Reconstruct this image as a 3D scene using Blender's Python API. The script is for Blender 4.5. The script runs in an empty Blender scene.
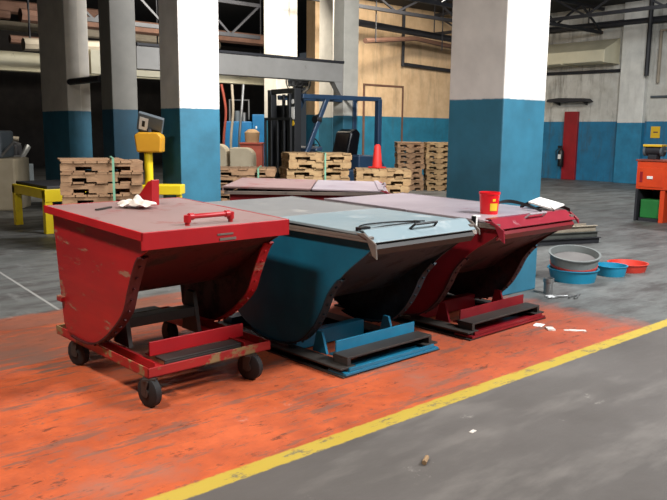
import bpy, bmesh, math, random
from mathutils import Vector, Matrix, Euler
random.seed(7)
PI = math.pi
S = bpy.context.scene
COL = S.collection

# ------------------------------------------------------------------ camera, world, light, exposure
F, PITCH, ROLL, YAW, CAMH = 740.0, math.radians(9.13), 0.010, math.radians(49.2), 1.5
fw = Vector((math.cos(YAW), math.sin(YAW), 0)); rt = Vector((math.sin(YAW), -math.cos(YAW), 0)); up = Vector((0, 0, 1))
cf = fw*math.cos(PITCH) - up*math.sin(PITCH); cu = up*math.cos(PITCH) + fw*math.sin(PITCH)
cr2 = rt*math.cos(ROLL) + cu*math.sin(ROLL); cu2 = cu*math.cos(ROLL) - rt*math.sin(ROLL)
cam = bpy.data.objects.new('camera', bpy.data.cameras.new('camera')); COL.objects.link(cam)
cam.matrix_world = Matrix(((cr2.x, cu2.x, -cf.x, 0), (cr2.y, cu2.y, -cf.y, 0), (cr2.z, cu2.z, -cf.z, CAMH), (0, 0, 0, 1)))
cam.data.sensor_width = 36; cam.data.lens = 36*F/667; cam.data.clip_start = 0.05; cam.data.clip_end = 200
S.camera = cam
S.view_settings.view_transform = 'Standard'; S.view_settings.look = 'None'; S.view_settings.gamma = 1
S.view_settings.use_curve_mapping = False
S.view_settings.exposure = 0.0
w = bpy.data.worlds.new('world'); S.world = w; w.use_nodes = True
w.node_tree.nodes['Background'].inputs[0].default_value = (0.8, 0.9, 1.0, 1)
w.node_tree.nodes['Background'].inputs[1].default_value = 0.05

def area(name, loc, rot, sx, sy, power, col):
    l = bpy.data.lights.new(name, 'AREA'); l.shape = 'RECTANGLE'; l.size = sx; l.size_y = sy; l.energy = power; l.color = col
    o = bpy.data.objects.new(name, l); COL.objects.link(o); o.location = loc; o.rotation_euler = rot
    return o
# hall lamps under the ceiling, all unseen above the frame
R_ = math.radians
area('unseen_lamp', (-0.5, 3.4, 5.0), (0, 0, 0), 0.5, 1.6, 330, (1.0, 0.93, 0.85))
area('unseen_lamp', (6.2, -0.2, 5.0), (R_(45), 0, 0), 2.6, 0.7, 700, (0.96, 0.98, 1.0))
area('unseen_lamp', (6.8, 5.6, 5.0), (R_(50), 0, 0), 2.4, 0.7, 650, (0.98, 0.98, 1.0))
area('unseen_lamp', (14.0, 12.8, 5.25), (R_(40), 0, 0), 2.4, 0.6, 420, (1.0, 0.92, 0.8))  # added to brighten the tan wall and the pale back columns
area('unseen_lamp', (9.2, 14.4, 5.0), (R_(55), 0, 0), 2.4, 0.6, 460, (1.0, 0.95, 0.85))  # added to brighten the lintel, the machines and the columns near them
area('unseen_lamp', (16.0, 7.5, 5.0), (0, R_(-20), 0), 0.7, 2.4, 300, (0.95, 0.98, 1.0))
area('unseen_lamp', (2.5, -2.5, 5.0), (R_(20), 0, 0), 2.4, 0.6, 150, (0.97, 0.98, 1.0))

# ------------------------------------------------------------------ helpers
def lin(c):
    return tuple(((v/255)/12.92 if v/255 <= 0.04045 else ((v/255+0.055)/1.055)**2.4) for v in c) + (1,)
class NT:
    def __init__(s, name):
        s.m = bpy.data.materials.new(name); s.m.use_nodes = True; s.t = s.m.node_tree
        s.b = s.t.nodes['Principled BSDF']
    def n(s, t, **k):
        x = s.t.nodes.new(t)
        for a, v in k.items(): setattr(x, a, v)
        return x
    def l(s, a, b): s.t.links.new(a, b)
    def val(s, inp, v):
        if hasattr(v, 'is_output') or isinstance(v, bpy.types.NodeSocket): s.l(v, inp)
        else: inp.default_value = v
    def math(s, op, a, b=0.0, clamp=False):
        x = s.n('ShaderNodeMath', operation=op, use_clamp=clamp); s.val(x.inputs[0], a); s.val(x.inputs[1], b); return x.outputs[0]
    def mix(s, f, a, b):
        x = s.n('ShaderNodeMix', data_type='RGBA'); s.val(x.inputs[0], f); s.val(x.inputs[6], a); s.val(x.inputs[7], b); return x.outputs[2]
    def noise(s, vec, scale, detail=4, rough=0.6):
        x = s.n('ShaderNodeTexNoise'); x.inputs['Scale'].default_value = scale; x.inputs['Detail'].default_value = detail
        x.inputs['Roughness'].default_value = rough; s.l(vec, x.inputs['Vector']); return x.outputs[0]
    def step(s, v, lo, hi):
        x = s.n('ShaderNodeMapRange'); x.inputs[1].default_value = lo; x.inputs[2].default_value = hi; s.l(v, x.inputs[0]); return x.outputs[0]
    def mapping(s, vec, scale):
        x = s.n('ShaderNodeMapping'); x.inputs['Scale'].default_value = scale; s.l(vec, x.inputs[0]); return x.outputs[0]
    def obj(s): return s.n('ShaderNodeTexCoord').outputs['Object']
    def pos(s): return s.n('ShaderNodeNewGeometry').outputs['Position']
    def bump(s, h, strength=0.2, dist=0.01):
        x = s.n('ShaderNodeBump'); x.inputs['Strength'].default_value = strength; x.inputs['Distance'].default_value = dist
        s.l(h, x.inputs['Height']); s.l(x.outputs[0], s.b.inputs['Normal'])
def paint(name, c, c2=None, wear=None, amt=(0.6, 0.7), scale=6, stretch=(1, 1, 1), rough=0.45, metal=0.0, var=0.25, spec=0.5):
    """painted / worn surface: two tones of the paint with patches of wear"""
    k = NT(name); o = k.mapping(k.obj(), stretch)
    c2 = c2 or tuple(v*0.75 for v in c)
    n1 = k.noise(o, scale*0.5, 3)
    col = k.mix(k.step(n1, 0.5-var, 0.5+var), lin(c), lin(c2))
    if wear:
        n2 = k.noise(o, scale, 6, 0.7); msk = k.step(n2, *amt)
        col = k.mix(msk, col, lin(wear))
        k.val(k.b.inputs['Roughness'], k.math('ADD', k.math('MULTIPLY', msk, 0.3), rough, True))
    else: k.b.inputs['Roughness'].default_value = rough
    k.l(col, k.b.inputs['Base Color']); k.b.inputs['Metallic'].default_value = metal
    k.b.inputs['Specular IOR Level'].default_value = spec
    return k.m
def flat(name, c, rough=0.5, metal=0.0, emit=0):
    k = NT(name); k.b.inputs['Base Color'].default_value = lin(c); k.b.inputs['Roughness'].default_value = rough; k.b.inputs['Metallic'].default_value = metal
    n = k.noise(k.obj(), 30, 2); k.l(k.step(n, -1.5 + 0, 1.2), k.b.inputs['Roughness']) if False else None
    if emit:
        k.b.inputs['Emission Color'].default_value = lin(c); k.b.inputs['Emission Strength'].default_value = emit
    return k.m

# mesh builders -----------------------------------------------------
def bm_(): return bmesh.new()
def bx(b, x0, x1, y0, y1, z0, z1, M=None):
    vs = [b.verts.new(Vector(p)) for p in ((x0,y0,z0),(x1,y0,z0),(x1,y1,z0),(x0,y1,z0),(x0,y0,z1),(x1,y0,z1),(x1,y1,z1),(x0,y1,z1))]
    if M is not None:
        for v in vs: v.co = M @ v.co
    for f in ((0,3,2,1),(4,5,6,7),(0,1,5,4),(1,2,6,5),(2,3,7,6),(3,0,4,7)): b.faces.new([vs[i] for i in f])
    return b
def tube(b, pts, r, n=10, closed=False):
    pts = [Vector(p) for p in pts]; N = len(pts); rings = []
    prev = None
    for i, p in enumerate(pts):
        a = pts[i-1] if (i or closed) else p; c = pts[(i+1) % N] if (i < N-1 or closed) else p
        t = (c-a).normalized()
        if prev is None:
            u = t.orthogonal().normalized()
        else:
            u = (prev - t*prev.dot(t)); u = u.normalized() if u.length > 1e-6 else t.orthogonal().normalized()
        prev = u; v = t.cross(u)
        rr = r[i] if isinstance(r, (list, tuple)) else r
        rings.append([b.verts.new(p + u*rr*math.cos(2*PI*j/n) + v*rr*math.sin(2*PI*j/n)) for j in range(n)])
    for i in range(N if closed else N-1):
        A, B = rings[i], rings[(i+1) % N]
        for j in range(n): b.faces.new((A[j], A[(j+1) % n], B[(j+1) % n], B[j]))
    if not closed:
        b.faces.new(list(reversed(rings[0]))); b.faces.new(rings[-1])
    return b
def bar(b, p, q, wd, hd):
    """square bar from p to q"""
    p, q = Vector(p), Vector(q); t = (q-p); L = t.length; t.normalize()
    u = Vector((0,0,1)).cross(t); u = u.normalized() if u.length > 1e-4 else Vector((1,0,0)); v = t.cross(u)
    M = Matrix(((t.x,u.x,v.x,p.x),(t.y,u.y,v.y,p.y),(t.z,u.z,v.z,p.z),(0,0,0,1)))
    return bx(b, 0, L, -wd/2, wd/2, -hd/2, hd/2, M)
def lathe(b, prof, n=24, c=(0,0,0)):
    rings = []
    for r, z in prof: rings.append([b.verts.new((c[0]+r*math.cos(2*PI*j/n), c[1]+r*math.sin(2*PI*j/n), c[2]+z)) for j in range(n)])
    for A, B in zip(rings, rings[1:]):
        for j in range(n): b.faces.new((A[j], A[(j+1) % n], B[(j+1) % n], B[j]))
    b.faces.new(list(reversed(rings[0]))); b.faces.new(rings[-1])
    return b
def disc(b, c, axis, r, half, n=20, r2=None):
    c = Vector(c); a = Vector(axis).normalized()
    return tube(b, [c-a*half, c+a*half], [r, r2 or r], n)
def prism(b, prof, x0, x1, axis='x'):
    """closed outline (y,z) extruded along x"""
    f = (lambda x, p: (x, p[0], p[1])) if axis == 'x' else ((lambda x, p: (p[0], x, p[1])) if axis == 'y' else (lambda x, p: (p[0], p[1], x)))
    A = [b.verts.new(f(x0, p)) for p in prof]; B = [b.verts.new(f(x1, p)) for p in prof]
    n = len(prof)
    b.faces.new(A); b.faces.new(list(reversed(B)))
    for i in range(n): b.faces.new((A[i], B[i], B[(i+1) % n], A[(i+1) % n]))
    return b
def strip(b, prof, x0, x1, th=0.006):
    """open line (y,z) extruded along x with thickness th (built as real double skin)"""
    out = []
    for i, p in enumerate(prof):
        a = prof[max(i-1, 0)]; c = prof[min(i+1, len(prof)-1)]
        t = Vector((c[0]-a[0], c[1]-a[1])).normalized(); out.append((p[0]-t.y*th, p[1]+t.x*th))
    return prism(b, list(prof) + out[::-1], x0, x1)
def spline(pts, n=6):
    res = []
    for i in range(len(pts)-1):
        p0 = pts[max(i-1, 0)]; p1 = pts[i]; p2 = pts[i+1]; p3 = pts[min(i+2, len(pts)-1)]
        for k in range(n):
            t = k/n
            res.append(tuple(0.5*((2*b_)+(-a+c)*t+(2*a-5*b_+4*c-d)*t*t+(-a+3*b_-3*c+d)*t**3) for a, b_, c, d in zip(p0, p1, p2, p3)))
    res.append(tuple(pts[-1])); return res
def obj(name, b, mat, parent=None, smooth=False, bevel=0.0, loc=None):
    bmesh.ops.recalc_face_normals(b, faces=b.faces)
    me = bpy.data.meshes.new(name); b.to_mesh(me); b.free()
    for m in (mat if isinstance(mat, (list, tuple)) else [mat]): me.materials.append(m)
    o = bpy.data.objects.new(name, me); COL.objects.link(o)
    if parent: o.parent = parent
    if smooth:
        for p in me.polygons: p.use_smooth = True
        md = o.modifiers.new('edge', 'EDGE_SPLIT'); md.split_angle = math.radians(40)
    if bevel:
        md = o.modifiers.new('bevel', 'BEVEL'); md.width = bevel; md.segments = 2; md.limit_method = 'ANGLE'; md.angle_limit = math.radians(40)
    if loc: o.location = loc
    return o
def tag(o, label, cat, group=None):
    o['label'] = label; o['category'] = cat
    if group: o['group'] = group
    return o
def thing(name, label, cat, loc=(0,0,0), rz=0.0, group=None):
    o = bpy.data.objects.new(name, None); COL.objects.link(o); o.location = loc; o.rotation_euler = (0, 0, rz)
    o.empty_display_size = 0.1
    return tag(o, label, cat, group)
def struct(name, b, mat, **k):
    o = obj(name, b, mat, **k); o['kind'] = 'structure'; return o
def copy_tree(o, parent=None):
    c = o.copy(); COL.objects.link(c)
    if parent: c.parent = parent
    for ch in list(o.children): copy_tree(ch, c)
    return c
def rz_(deg): return math.radians(deg)
def T(x, y, z, rz=0): return Matrix.Translation((x, y, z)) @ Matrix.Rotation(rz, 4, 'Z')

# ------------------------------------------------------------------ materials
def banded(name, upper, lower, band, u2=None, dirt=0.0, l2=None, zcap=None):
    """wall paint: upper colour over a blue dado up to height `band`, with chips and grime"""
    k = NT(name); p = k.pos(); sp = k.n('ShaderNodeSeparateXYZ'); k.l(p, sp.inputs[0])
    n = k.noise(p, 3, 3); f = k.noise(p, 14, 5, 0.7)
    z = k.math('ADD', sp.outputs[2], k.math('MULTIPLY', k.math('SUBTRACT', f, 0.5), 0.02))
    m = k.step(z, band-0.006, band+0.006)
    U = k.mix(k.step(n, 0.3, 0.75), lin(upper), lin(u2 or tuple(v*0.9 for v in upper)))
    Lw = k.mix(k.step(n, 0.3, 0.7), lin(lower), lin(l2 or tuple(v*0.85 for v in lower)))
    col = k.mix(m, Lw, U)
    if dirt:
        st = k.noise(k.mapping(p, (2.2, 2.2, 0.35)), 1.6, 6, 0.72)
        col = k.mix(k.math('MULTIPLY', k.step(st, 0.5, 0.72), dirt), col, lin((70, 62, 52)))
    chips = k.step(k.noise(p, 26, 2, 0.5), 0.76, 0.8)
    col = k.mix(chips, col, lin((96, 84, 74)))
    k.l(col, k.b.inputs['Base Color']); k.b.inputs['Roughness'].default_value = 0.55
    k.bump(f, 0.15, 0.01)
    return k.m
BLUE = (50, 114, 138)
M = {}
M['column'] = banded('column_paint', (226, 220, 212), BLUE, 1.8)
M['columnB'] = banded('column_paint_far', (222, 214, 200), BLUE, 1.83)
M['columnG'] = banded('column_paint_shaded', (134, 131, 122), (28, 76, 96), 1.83)  # column paint darkened in colour, as on a post in shade
M['columnH'] = banded('column_paint_half_shaded', (186, 182, 170), (40, 98, 118), 1.83)  # same paint part darkened, painting in the shade of the unlit beam post
M['wall_tan'] = banded('wall_tan_paint', (222, 190, 150), (40, 122, 150), 1.97, u2=(200, 165, 125), dirt=0.35)
M['wall_right'] = banded('wall_right_paint', (206, 204, 196), (32, 118, 158), 1.88, u2=(180, 176, 166), dirt=0.75)
M['pilaster'] = banded('pilaster_paint', (226, 224, 216), (44, 134, 172), 1.84, dirt=0.2)
M['beam_grey'] = paint('beam_grey_paint', (142, 140, 135), (128, 126, 121), (90, 84, 76), (0.66, 0.72), 5, rough=0.6)
M['cream'] = paint('cream_paint', (222, 214, 186), (204, 196, 166), (120, 108, 90), (0.68, 0.74), 4, rough=0.6)
M['dark_wall'] = paint('dark_brick_wall', (52, 46, 42), (36, 32, 30), rough=0.9)
M['ceiling'] = paint('dark_ceiling', (46, 44, 44), (30, 29, 30), rough=0.9)
M['dark_steel'] = paint('dark_steel', (44, 44, 48), (28, 28, 32), (86, 66, 52), (0.66, 0.72), 5, rough=0.6)
M['pipe_rust'] = paint('rust_pipe', (118, 84, 66), (88, 62, 50), rough=0.7)
M['pipe_pale'] = paint('pale_pipe', (168, 156, 136), (140, 128, 112), rough=0.6)

# floor: concrete with the painted orange bay and its yellow border line
k = NT('factory_floor'); p = k.pos(); sp = k.n('ShaderNodeSeparateXYZ'); k.l(p, sp.inputs[0]); X, Y = sp.outputs[0], sp.outputs[1]
big = k.noise(p, 0.55, 5, 0.6); mid = k.noise(k.mapping(p, (0.7, 2.2, 1)), 1.3, 7, 0.68); fine = k.noise(p, 18, 6, 0.7)
yy = k.math('SUBTRACT', Y, k.math('MULTIPLY', X, 0.01))
conc = k.mix(k.step(big, 0.32, 0.68), lin((84, 85, 82)), lin((112, 113, 110)))
conc = k.mix(k.step(mid, 0.46, 0.62), conc, lin((72, 68, 66)))
conc = k.mix(k.math('MULTIPLY', k.step(k.noise(k.mapping(p, (1.6, 0.8, 1)), 2.3, 8, 0.75), 0.54, 0.68), 0.4), conc, lin((146, 147, 143)))
coat = k.mix(k.step(big, 0.3, 0.7), lin((84, 79, 75)), lin((104, 99, 95)))          # darker sealed aisle in front of the line
coat = k.mix(k.math('MULTIPLY', k.step(mid, 0.5, 0.64), 0.5), coat, lin((122, 116, 110)))
aisle = k.step(k.math('ADD', yy, k.math('MULTIPLY', k.math('SUBTRACT', fine, 0.5), 0.1)), 2.62, 2.52)
base = k.mix(aisle, conc, coat)
ed = k.math('MULTIPLY', k.math('SUBTRACT', k.noise(p, 4, 6, 0.75), 0.5), 0.5)
mo = k.math('MULTIPLY', k.step(yy, 2.60, 2.62), k.step(k.math('ADD', yy, k.math('MULTIPLY', ed, 0.5)), 6.06, 6.0))
mo = k.math('MULTIPLY', mo, k.step(k.math('ADD', X, k.math('MULTIPLY', ed, 1.4)), 5.75, 5.35))
mo = k.math('MULTIPLY', mo, k.step(X, 0.78, 0.8))
streak = k.noise(k.mapping(p, (0.9, 5.5, 1)), 1.5, 8, 0.72)
worn = k.math('MAXIMUM', k.step(streak, 0.545, 0.59), k.step(k.noise(k.mapping(p, (1, 2.5, 1)), 6, 9, 0.8), 0.565, 0.605))
far_wear = k.step(k.math('ADD', yy, k.math('MULTIPLY', k.math('SUBTRACT', streak, 0.5), 9.0)), 5.0, 5.5)
worn = k.math('MAXIMUM', worn, k.math('MULTIPLY', far_wear, 0.95))
orange = k.mix(k.step(k.noise(p, 2.2, 5, 0.7), 0.35, 0.68), lin((204, 97, 53)), lin((154, 71, 43)))
orange = k.mix(k.math('MULTIPLY', k.step(X, 2.6, 4.6), 0.5), orange, lin((158, 78, 60)))
orange = k.mix(k.math('MULTIPLY', k.step(fine, 0.5, 0.75), 0.35), orange, lin((150, 70, 48)))
scuff = k.step(k.noise(k.mapping(p, (1.3, 3.2, 1)), 4.2, 10, 0.8), 0.575, 0.60)
orange = k.mix(k.math('MULTIPLY', worn, 0.7), orange, lin((112, 86, 74)))
orange = k.mix(k.math('MULTIPLY', scuff, 0.75), orange, lin((84, 50, 38)))
orange = k.mix(k.math('MULTIPLY', k.step(k.noise(p, 1.1, 6, 0.7), 0.55, 0.75), 0.5), orange, lin((190, 132, 108)))
band = k.step(k.math('ABSOLUTE', k.math('ADD', k.math('SUBTRACT', yy, 4.95), k.math('MULTIPLY', k.math('SUBTRACT', streak, 0.5), 4.0))), 0.34, 0.22)
orange = k.mix(k.math('MULTIPLY', k.math('MULTIPLY', band, k.step(X, 2.3, 1.6)), 0.75), orange, lin((104, 88, 78)))
base = k.mix(mo, base, orange)
crack = k.math('MULTIPLY', k.step(k.math('ABSOLUTE', k.math('SUBTRACT', k.math('SUBTRACT', X, 1.82), k.math('MULTIPLY', Y, 0.064))), 0.016, 0.008), k.math('MULTIPLY', k.step(Y, 6.05, 6.1), k.step(Y, 9.0, 8.4)))
base = k.mix(k.math('MULTIPLY', crack, 0.7), base, lin((170, 168, 162)))
my = k.math('MULTIPLY', k.step(k.math('ABSOLUTE', k.math('SUBTRACT', k.math('ADD', yy, k.math('MULTIPLY', k.math('SUBTRACT', fine, 0.5), 0.03)), 2.577)), 0.058, 0.046), 1.0)
mx = k.math('MULTIPLY', k.step(k.math('ABSOLUTE', k.math('SUBTRACT', X, 0.75)), 0.06, 0.055), k.step(yy, 2.5, 2.52))
my = k.math('MAXIMUM', my, mx)
yw = k.step(k.noise(k.mapping(p, (1, 2, 1)), 5.5, 9, 0.8), 0.54, 0.60)
my = k.math('MULTIPLY', my, k.math('SUBTRACT', 1.0, k.math('MULTIPLY', yw, 0.8)))
base = k.mix(my, base, lin((184, 158, 62)))
# dried splash marks
pale = k.step(k.noise(p, 3.1, 8, 0.8), 0.63, 0.72)
base = k.mix(k.math('MULTIPLY', pale, 0.45), base, lin((190, 184, 174)))
k.l(base, k.b.inputs['Base Color'])
k.l(k.math('ADD', k.math('MULTIPLY', k.step(mid, 0.3, 0.7), 0.3), 0.42), k.b.inputs['Roughness'])
k.bump(fine, 0.12, 0.01)
M['floor'] = k.m

RED, DRED = (172, 26, 30), (140, 20, 26)
M['red'] = paint('red_hopper_paint', RED, DRED, (146, 100, 80), (0.59, 0.625), 5, (0.5, 0.6, 2.6), rough=0.4)
M['red_plain'] = paint('red_paint', (186, 26, 32), (160, 20, 28), rough=0.4)
M['maroon'] = paint('maroon_hopper_paint', (128, 16, 26), (98, 13, 22), (86, 50, 46), (0.68, 0.74), 6, rough=0.38)
M['blue'] = paint('blue_hopper_paint', (18, 98, 124), (14, 80, 104), (92, 96, 88), (0.70, 0.74), 8, rough=0.42)
M['blue_bright'] = paint('blue_bright_paint', (30, 118, 150), (24, 100, 130), (110, 120, 118), (0.68, 0.75), 8, rough=0.4)
M['lid_red'] = paint('dusty_red_lid', (150, 122, 118), (132, 106, 102), (146, 76, 74), (0.56, 0.72), 3, rough=0.5)
M['lid_grey'] = paint('dusty_grey_lid', (134, 132, 130), (116, 116, 116), (152, 148, 142), (0.55, 0.7), 5, rough=0.45)
M['lid_blue'] = paint('pale_blue_lid', (142, 156, 160), (120, 142, 150), (162, 168, 168), (0.55, 0.7), 4, rough=0.36)
M['lid_lilac'] = paint('dusty_lilac_lid', (168, 156, 160), (148, 136, 142), (128, 84, 92), (0.62, 0.74), 4, rough=0.36)
M['lid_maroon'] = paint('glossy_maroon_lid', (150, 46, 58), (128, 36, 48), (166, 124, 128), (0.56, 0.7), 5, rough=0.28)
M['grime'] = paint('grimy_steel', (56, 49, 44), (42, 38, 35), (92, 52, 44), (0.62, 0.7), 6, rough=0.6)
M['rim_steel'] = paint('dusty_rim_steel', (120, 108, 98), (96, 86, 80), (70, 60, 56), (0.6, 0.7), 8, rough=0.5)
M['rubber'] = paint('black_rubber', (26, 25, 25), (18, 18, 18), rough=0.75)
M['black'] = flat('black_plastic', (16, 16, 18), 0.45)
M['gloss_black'] = flat('shiny_black_vinyl', (14, 15, 18), 0.15)
M['steel'] = paint('bare_steel', (160, 160, 158), (130, 130, 130), rough=0.35, metal=0.7)
M['yellow'] = paint('yellow_paint', (236, 208, 30), (220, 190, 24), (120, 104, 40), (0.66, 0.74), 5, rough=0.45)
M['amber'] = paint('amber_paint', (206, 150, 30), (180, 124, 24), rough=0.45)
M['white'] = paint('white_paper', (236, 234, 228), (222, 220, 214), rough=0.8)
M['cloth'] = paint('white_rag', (226, 218, 208), (196, 186, 176), rough=0.95)
M['navy'] = paint('navy_truck_paint', (34, 58, 82), (28, 48, 70), rough=0.4)
M['truck_black'] = paint('mast_black', (18, 20, 24), (12, 14, 16), rough=0.5)
M['cone'] = paint('cone_red', (214, 44, 34), (190, 34, 28), rough=0.6)
M['mach_blue'] = paint('machine_blue', (26, 116, 168), (20, 96, 146), rough=0.45)
M['mach_grey'] = paint('machine_grey', (92, 100, 104), (74, 80, 84), rough=0.6)
M['beige'] = paint('beige_cover', (178, 164, 138), (160, 146, 120), rough=0.7)
M['rust_box'] = paint('rust_red_crate', (150, 66, 46), (126, 52, 38), rough=0.7)
M['strap'] = flat('green_strap', (122, 170, 140), 0.4)
M['orange_cab'] = paint('orange_cabinet_paint', (220, 74, 30), (200, 60, 26), rough=0.4)
M['dark_red'] = paint('dark_red_panel', (160, 22, 30), (130, 18, 26), rough=0.5)
M['green'] = paint('green_machine_paint', (36, 120, 52), (30, 96, 44), rough=0.5)
M['teal_tub'] = flat('blue_plastic_tub', (22, 128, 160), 0.4)
M['sieve_rim'] = paint('grey_plastic_rim', (124, 127, 124), (106, 110, 108), rough=0.45)
M['sieve_mesh'] = paint('grey_mesh', (112, 108, 104), (92, 88, 86), rough=0.7)
M['red_tray'] = flat('red_plastic_tray', (196, 56, 40), 0.5)
M['bucket'] = flat('red_plastic_bucket', (214, 22, 30), 0.3)
M['label_yellow'] = flat('yellow_print', (226, 182, 40), 0.5)
M['channel'] = paint('mill_steel', (86, 88, 82), (66, 68, 64), rough=0.5)
M['cardboard'] = paint('cardboard', (160, 130, 96), (140, 112, 80), rough=0.85)
def wood(name, c, c2, dark):
    k = NT(name); o = k.obj()
    oi = k.n('ShaderNodeObjectInfo').outputs['Random']
    v = k.n('ShaderNodeVectorMath', operation='ADD'); k.l(o, v.inputs[0])
    cb = k.n('ShaderNodeCombineXYZ'); k.l(k.math('MULTIPLY', oi, 37.0), cb.inputs[0]); k.l(cb.outputs[0], v.inputs[1])
    g = k.noise(k.mapping(v.outputs[0], (2, 2, 14)), 6, 5, 0.7); bl = k.noise(v.outputs[0], 5, 2)
    col = k.mix(k.step(bl, 0.35, 0.65), lin(c), lin(c2)); col = k.mix(k.step(g, 0.55, 0.72), col, lin(dark))
    k.l(col, k.b.inputs['Base Color']); k.b.inputs['Roughness'].default_value = 0.8
    return k.m
M['wood'] = wood('pallet_wood', (168, 132, 98), (144, 110, 80), (98, 72, 54))
M['wood_light'] = wood('pallet_wood_light', (176, 145, 102), (150, 118, 80), (96, 72, 50))

# ------------------------------------------------------------------ the building
b = bm_(); bx(b, -9, 24, -9, 31, -0.2, 0); struct('floor', b, M['floor'])
b = bm_(); bx(b, -9, 24, -9, 31, 5.4, 5.6); struct('ceiling', b, M['ceiling'])
b = bm_(); bx(b, 21.9, 22.3, -9, 17, 0, 5.4); struct('wall_right', b, M['wall_right'])
b = bm_(); bx(b, 13.9, 22.3, 17, 17.4, 0, 5.4); struct('wall_back', b, M['wall_tan'])
b = bm_(); bx(b, -9, 24, 30.6, 31, 0, 5.4); struct('wall_far', b, M['dark_wall'])
b = bm_(); bx(b, -9, -8.6, -9, 31, 0, 5.4); struct('wall_left', b, M['dark_wall'])
b = bm_(); bx(b, -9, 24, -9, -8.6, 0, 5.4); struct('wall_behind', b, M['dark_wall'])
b = bm_(); bx(b, 21.72, 21.9, 11.05, 11.85, 0, 5.4); struct('pilaster', b, M['pilaster'], bevel=0.01)
def column(x0, y0, wx, wy, mat, h=5.4):
    b = bm_(); bx(b, x0, x0+wx, y0, y0+wy, 0, h); return struct('column', b, mat, bevel=0.012)
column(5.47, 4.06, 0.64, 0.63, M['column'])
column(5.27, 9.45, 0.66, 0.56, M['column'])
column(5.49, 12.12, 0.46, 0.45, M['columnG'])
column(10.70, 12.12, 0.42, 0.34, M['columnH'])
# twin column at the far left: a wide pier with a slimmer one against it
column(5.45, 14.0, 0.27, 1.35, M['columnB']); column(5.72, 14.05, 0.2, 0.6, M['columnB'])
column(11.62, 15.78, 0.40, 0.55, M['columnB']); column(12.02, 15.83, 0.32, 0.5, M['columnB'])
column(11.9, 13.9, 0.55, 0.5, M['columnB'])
def beam(p, q, wd, hd, mat, name='beam'):
    b = bm_(); bar(b, p, q, wd, hd); return struct(name, b, mat, bevel=0.008)
b = bm_(); bx(b, 5.96, 10.69, 12.13, 12.40, 2.53, 2.92); struct('beam', b, M['beam_grey'], bevel=0.008)
b = bm_(); bx(b, 5.96, 10.69, 12.09, 12.44, 2.921, 2.965); struct('beam_ledge', b, M['dark_steel'])
b = bm_(); prism(b, [(10.69, 2.53), (10.69, 2.2), (10.45, 2.53)], 12.14, 12.3, 'y'); struct('beam_brace', b, M['beam_grey'])
b = bm_(); bx(b, 6.0, 17.0, 19.8, 20.2, 2.93, 3.4); struct('lintel', b, M['cream'])
b = bm_(); bx(b, 5.98, 8.6, 12.9+1.2, 14.4, 2.55, 3.0); struct('beam', b, M['cream'])
b = bm_(); tube(b, [(5.5, 13.98, 2.36), (5.5, 12.58, 2.36)], 0.06, 8); tag(obj('pipe', b, M['dark_steel'], smooth=True), 'dark pipe bridging the twin column and the grey column at far left', 'pipe')

# ------------------------------------------------------------------ self-dumping hoppers
SHELL = {'red_hopper_paint': paint('shaded_red_paint', (76, 16, 19), (52, 13, 15), (36, 24, 22), (0.5, 0.62), 4, rough=0.6),  # body paints darkened in colour, shade painted into chutes, far plates and rockers
         'maroon_hopper_paint': paint('shaded_maroon_paint', (56, 12, 17), (40, 10, 13), (26, 18, 18), (0.5, 0.62), 4, rough=0.6),
         'blue_hopper_paint': paint('shaded_blue_paint', (12, 40, 52), (9, 30, 40), (14, 24, 30), (0.5, 0.62), 4, rough=0.6)}
def along(pts, step_):
    """points every step_ metres along a polyline"""
    out = []; acc = 0.0
    for a, c in zip(pts, pts[1:]):
        a, c = Vector(a), Vector(c); L = (c-a).length
        while acc < L: out.append((a+(c-a)*(acc/L), (c-a).normalized())); acc += step_
        acc -= L
    return out
def hopper_body(root, W, side, shell, mbody, mrock, rock_i, inset=0.045):
    for x, n in ((inset, -1), (W-inset-0.012, 1)):
        b = bm_(); prism(b, side, x, x+0.012); obj('side_plate', b, mbody if n < 0 else SHELL[mbody.name], root, bevel=0.002)  # far plate takes the copy with painted shade
    b = bm_(); strip(b, shell, inset+0.0125, W-inset-0.0125, 0.008); obj('bin_shell', b, SHELL[mbody.name], root, smooth=True)
    for x0, x1 in ((inset-0.016, inset+0.05), (W-inset-0.05, W-inset+0.016)):
        pts = side[rock_i[0]:rock_i[1]]
        b = bm_(); strip(b, [(p[0], p[1]) for p in pts], x0, x1, -0.010); 
        for p, t in along(pts, 0.075):
            nrm = Vector((-t.y, t.x)) if True else t
            c = Vector(((x0+x1)/2, p.x + t.y*-0.012, p.y + t.x*0.012)); 
            o = Vector((0, t.y, -t.x)); o = -o if o.dot(Vector((0, 0.55-p.x, 0.6-p.y))) > 0 else o
            c = Vector(((x0+x1)/2, p.x, p.y)) + o*0.012
            disc(b, c, o, 0.009, 0.009, 6)
        obj('rocker_rail', b, mrock if mrock is M['red'] and x0 > 0.3 else SHELL[mrock.name], root, smooth=True)
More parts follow.
